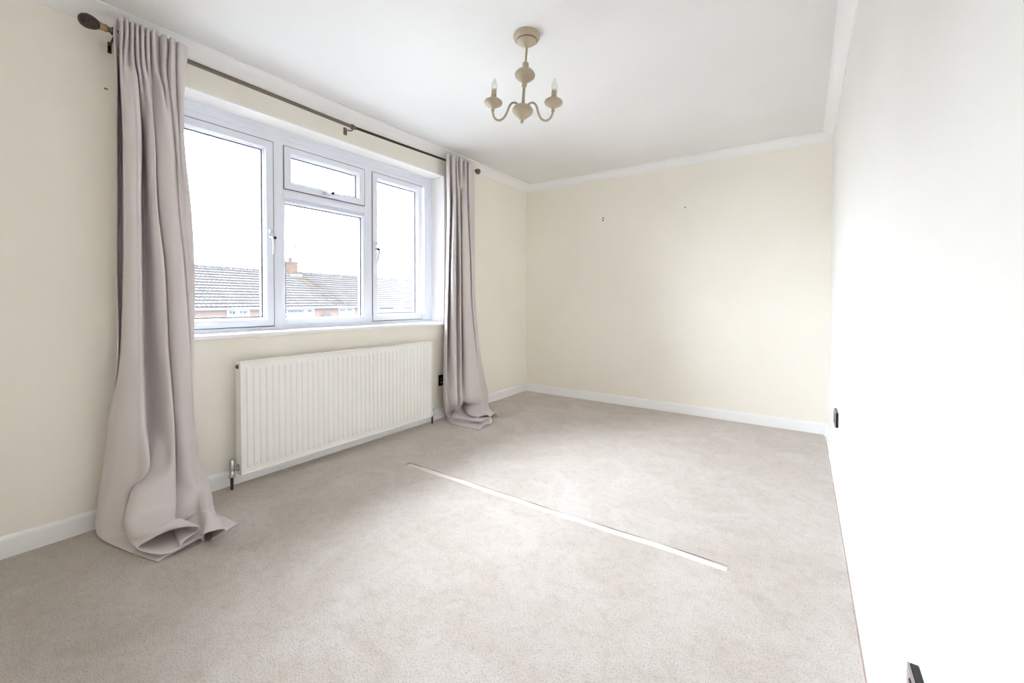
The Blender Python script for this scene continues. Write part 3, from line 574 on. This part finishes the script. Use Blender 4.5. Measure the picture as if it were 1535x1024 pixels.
m.build('case', M_rad, rad)
m = MB(); rbox(m, (RB, RY0+0.01, RZ0+0.02), (RB+0.012, RY1-0.01, RZ1-0.02)); m.build('back_panel', M_rad, rad)
m = MB()
for i in range(48): yy = RY0+0.03+i*0.0295; rbox(m, (RB+0.016, yy, RZ1-0.006), (RF-0.012, yy+0.012, RZ1+0.001))
tag(m.build('top_grille', M_rad, rad), None, None, None, 'stuff')
m = MB(); m.lathe([(0.0001, -0.010), (0.006, -0.010), (0.006, -0.004), (0.013, -0.004), (0.013, 0.002), (0.0001, 0.002)], rr((0.072, RY0, 0.680)), 'y', 12); m.build('air_vent', M_brass, rad)
for y0, d in ((RY0, -1), (RY1, 1)):
    yc = y0+d*0.034; zc = 0.112 if d < 0 else 0.112
    m = MB()
    m.lathe([(0.0001, 0.0), (0.020, 0.0), (0.020, -0.004), (0.009, -0.005), (0.009, -0.012), (0.012, -0.014), (0.012, -0.022), (0.008, -0.024), (0.008, -0.034), (0.0001, -0.034)], rr((0.072, y0, zc)), 'y', 14, Matrix.Identity(3) if d < 0 else Matrix.Rotation(math.pi, 3, 'X'))
    vt = 0.058 if d < 0 else 0.045
    m.lathe([(0.0001, vt), (0.008, vt-0.002), (0.0125, vt-0.012), (0.0135, 0.0), (0.012, -0.030), (0.016, -0.032), (0.016, -0.044), (0.010, -0.046), (0.0001, -0.046)], rr((0.072, yc, zc)), 'z', 16)
    v = m.build('valve', M_chrome, rad)
    if d > 0:
        m = MB(); m.lathe([(0.0001, 0.060), (0.013, 0.060), (0.016, 0.052), (0.016, 0.030), (0.014, 0.026), (0.0001, 0.026)], rr((0.072, yc, zc)), 'z', 16); tag(m.build('valve_cap', M_upvc, v), 'white plastic valve cap')
    m = MB(); m.tube([rr((0.072, yc, zc-0.044)), rr((0.072, yc, 0.0))], 0.0078, 12, 1); tag(m.build('pipe', M_copper, rad), 'dark brown copper pipe')

# ------------------------------------------------------------------ pendant light
CX, CY = 1.515, 1.783
pend = tag(empty('pendant_light', (CX, CY, H)), 'beige two-arm pendant light with candle bulbs on the white ceiling', 'pendant light')
lft = Vector((-0.82, -0.57, 0)); axis = lft.cross(Vector((0, 0, 1))).normalized()
TL = Matrix.Rotation(math.radians(-3.6), 3, axis)
if (TL @ Vector((0, 0, -1))).dot(lft) < 0: TL = TL.inverted()
piv = 2.31-H
def PZ(z): return (z-1.053)*1.0165+1.053-2.31
def plathe(m, prof, n=28): return m.lathe([(r, PZ(z)) for r, z in prof], (0, 0, piv), 'z', n, TL)
m = MB(); m.lathe([(0.0001, 0.0), (0.066, 0.0), (0.0675, -0.004), (0.066, -0.016), (0.060, -0.025), (0.050, -0.028), (0.0001, -0.028)], (0, 0, 0), 'z', 36); rose = m.build('ceiling_rose', M_lamp, pend)
m = MB(); m.lathe([(0.0505, -0.027), (0.0515, -0.029), (0.0505, -0.0305), (0.0485, -0.0305)], (0, 0, 0), 'z', 36); m.build('groove', M_lampring, rose)
m = MB(); m.lathe([(0.049, -0.029), (0.0485, -0.034), (0.040, -0.041), (0.026, -0.047), (0.013, -0.053), (0.008, -0.058), (0.0001, -0.058)], (0, 0, 0), 'z', 32); m.build('canopy_cup', M_lamp, rose)
m = MB(); plathe(m, [(0.0055, 2.33), (0.0055, 2.215)], 14); m.build('stem', M_lamp, pend)
m = MB(); plathe(m, [(0.0055, 2.224), (0.0145, 2.222), (0.0155, 2.218), (0.0155, 2.196), (0.022, 2.193), (0.038, 2.184), (0.049, 2.172), (0.0515, 2.163), (0.048, 2.153), (0.036, 2.142), (0.022, 2.134), (0.014, 2.124), (0.011, 2.116), (0.013, 2.114), (0.0135, 2.110), (0.010, 2.107), (0.0075, 2.10)]); m.build('baluster', M_lamp, pend)
m = MB(); plathe(m, [(0.0075, 2.108), (0.0078, 2.06), (0.0085, 2.012)], 16); m.build('stem', M_lamp, pend)
m = MB(); plathe(m, [(0.008, 2.024), (0.012, 2.021), (0.030, 2.015), (0.046, 2.004), (0.0525, 1.992), (0.050, 1.982), (0.040, 1.970), (0.027, 1.960), (0.017, 1.950), (0.010, 1.945), (0.008, 1.941), (0.0085, 1.934), (0.006, 1.928), (0.0001, 1.926)]); m.build('hub', M_lamp, pend)
adir = Vector((0.891, 0.450, 0)).normalized()
for sgn in (1, -1):
    d = adir*sgn
    def AP(r, z): return TL @ Vector((d.x*r, d.y*r, PZ(z))) + Vector((0, 0, piv))
    m = MB(); m.tube([AP(0.018, 2.008), AP(0.033, 2.025), AP(0.052, 2.028), AP(0.068, 2.012), AP(0.080, 1.978), AP(0.096, 1.951), AP(0.120, 1.941), AP(0.141, 1.953), AP(0.151, 1.978), AP(0.152, 1.995)], 0.0055, 10, 5)
    arm = m.build('arm', M_lamp, pend)
    def alathe(prof, nm, mt, n=24):
        m = MB(); m.lathe([(r, PZ(z)) for r, z in prof], TL @ Vector((d.x*0.152, d.y*0.152, 0)) + Vector((0, 0, piv)), 'z', n, TL); return m.build(nm, mt, arm)
    alathe([(0.0055, 1.984), (0.009, 1.986), (0.0095, 1.990), (0.007, 1.993), (0.0085, 1.999), (0.016, 2.006), (0.030, 2.013), (0.043, 2.022), (0.0465, 2.029), (0.043, 2.037), (0.028, 2.047), (0.015, 2.053), (0.0001, 2.054)], 'drip_pan', M_lamp)
    alathe([(0.0135, 2.050), (0.0135, 2.082), (0.0001, 2.082)], 'candle_tube', M_lamp, 18)
    alathe([(0.0001, 2.081), (0.011, 2.081), (0.0135, 2.086), (0.0135, 2.092), (0.011, 2.095), (0.0001, 2.095)], 'bulb_cap', M_bulbcap, 16)
    alathe([(0.010, 2.094), (0.0150, 2.101), (0.0165, 2.110), (0.0150, 2.121), (0.0105, 2.133), (0.0055, 2.143), (0.0015, 2.149), (0.0001, 2.150)], 'bulb', M_bulb, 18)

# ------------------------------------------------------------------ sockets and small wall fittings
def double_socket(y0, z0, label):
    r = tag(empty('wall_socket', (W, y0+0.073, z0+0.043)), label, 'socket')
    def b(m, x0, x1, ya, yb, za, zb): return m.box((-x0, ya-0.073, za-0.043), (-x1, yb-0.073, zb-0.043))
    m = MB(); b(m, 0, 0.0125, 0.001, 0.145, 0.001, 0.085); m.build('back_box', M_black, r, 0.001)
    m = MB(); b(m, 0.0125, 0.0155, 0, 0.146, 0, 0.086); m.build('face_plate', M_nickel, r, 0.0012)
    for k in (0, 1):
        o = 0.012+0.070*k
        m = MB(); b(m, 0.0154, 0.0166, o, o+0.050, 0.008, 0.050); m.build('outlet', M_black, r, 0.0005)
        m = MB(); b(m, 0.0154, 0.0175, o+0.018, o+0.036, 0.056, 0.076); m.build('switch', M_black, r, 0.001)
double_socket(3.035, 0.327, 'dark metal double socket on the pale right wall near the far corner')
double_socket(0.857, 0.331, 'dark metal double socket low on the right wall at the bottom of the photo')
r = tag(empty('wall_outlet', (0, 2.737, 0.340)), 'small square black outlet on the window wall half behind the right curtain', 'socket')
m = MB(); m.box((0, -0.043, -0.048), (0.010, 0.043, 0.048)); m.build('face_plate', M_socket, r, 0.002)
m = MB(); m.box((0.0098, -0.022, 0.004), (0.0115, -0.012, 0.018)); m.build('switch', M_dot, r)
m = MB()
for a in range(3): m.box((0.0098, -0.026+0.009*a, -0.026), (0.0112, -0.020+0.009*a, -0.014))
m.build('outlet', M_dot, r)
def plug(x, z, rad_, mt, nm, label):
    m = MB(); m.lathe([(0.0001, -0.002), (rad_*0.5, -0.002), (rad_, 0.0), (rad_, 0.004), (0.0001, 0.004)], (0, 0, 0), 'y', 10)
    o = m.build(nm, mt); o.location = (x, L_-0.0005, z); return tag(o, label, 'wall plug')
plug(0.945, 1.917, 0.008, M_plug, 'wall_plug', 'upper of the two tiny dark wall plugs left of centre on the far wall')
plug(0.945, 1.893, 0.008, M_plug, 'wall_plug', 'lower of the two tiny dark wall plugs left of centre on the far wall')
plug(1.753, 1.926, 0.006, M_plug, 'wall_plug', 'single tiny brown wall plug right of centre high on the far wall')
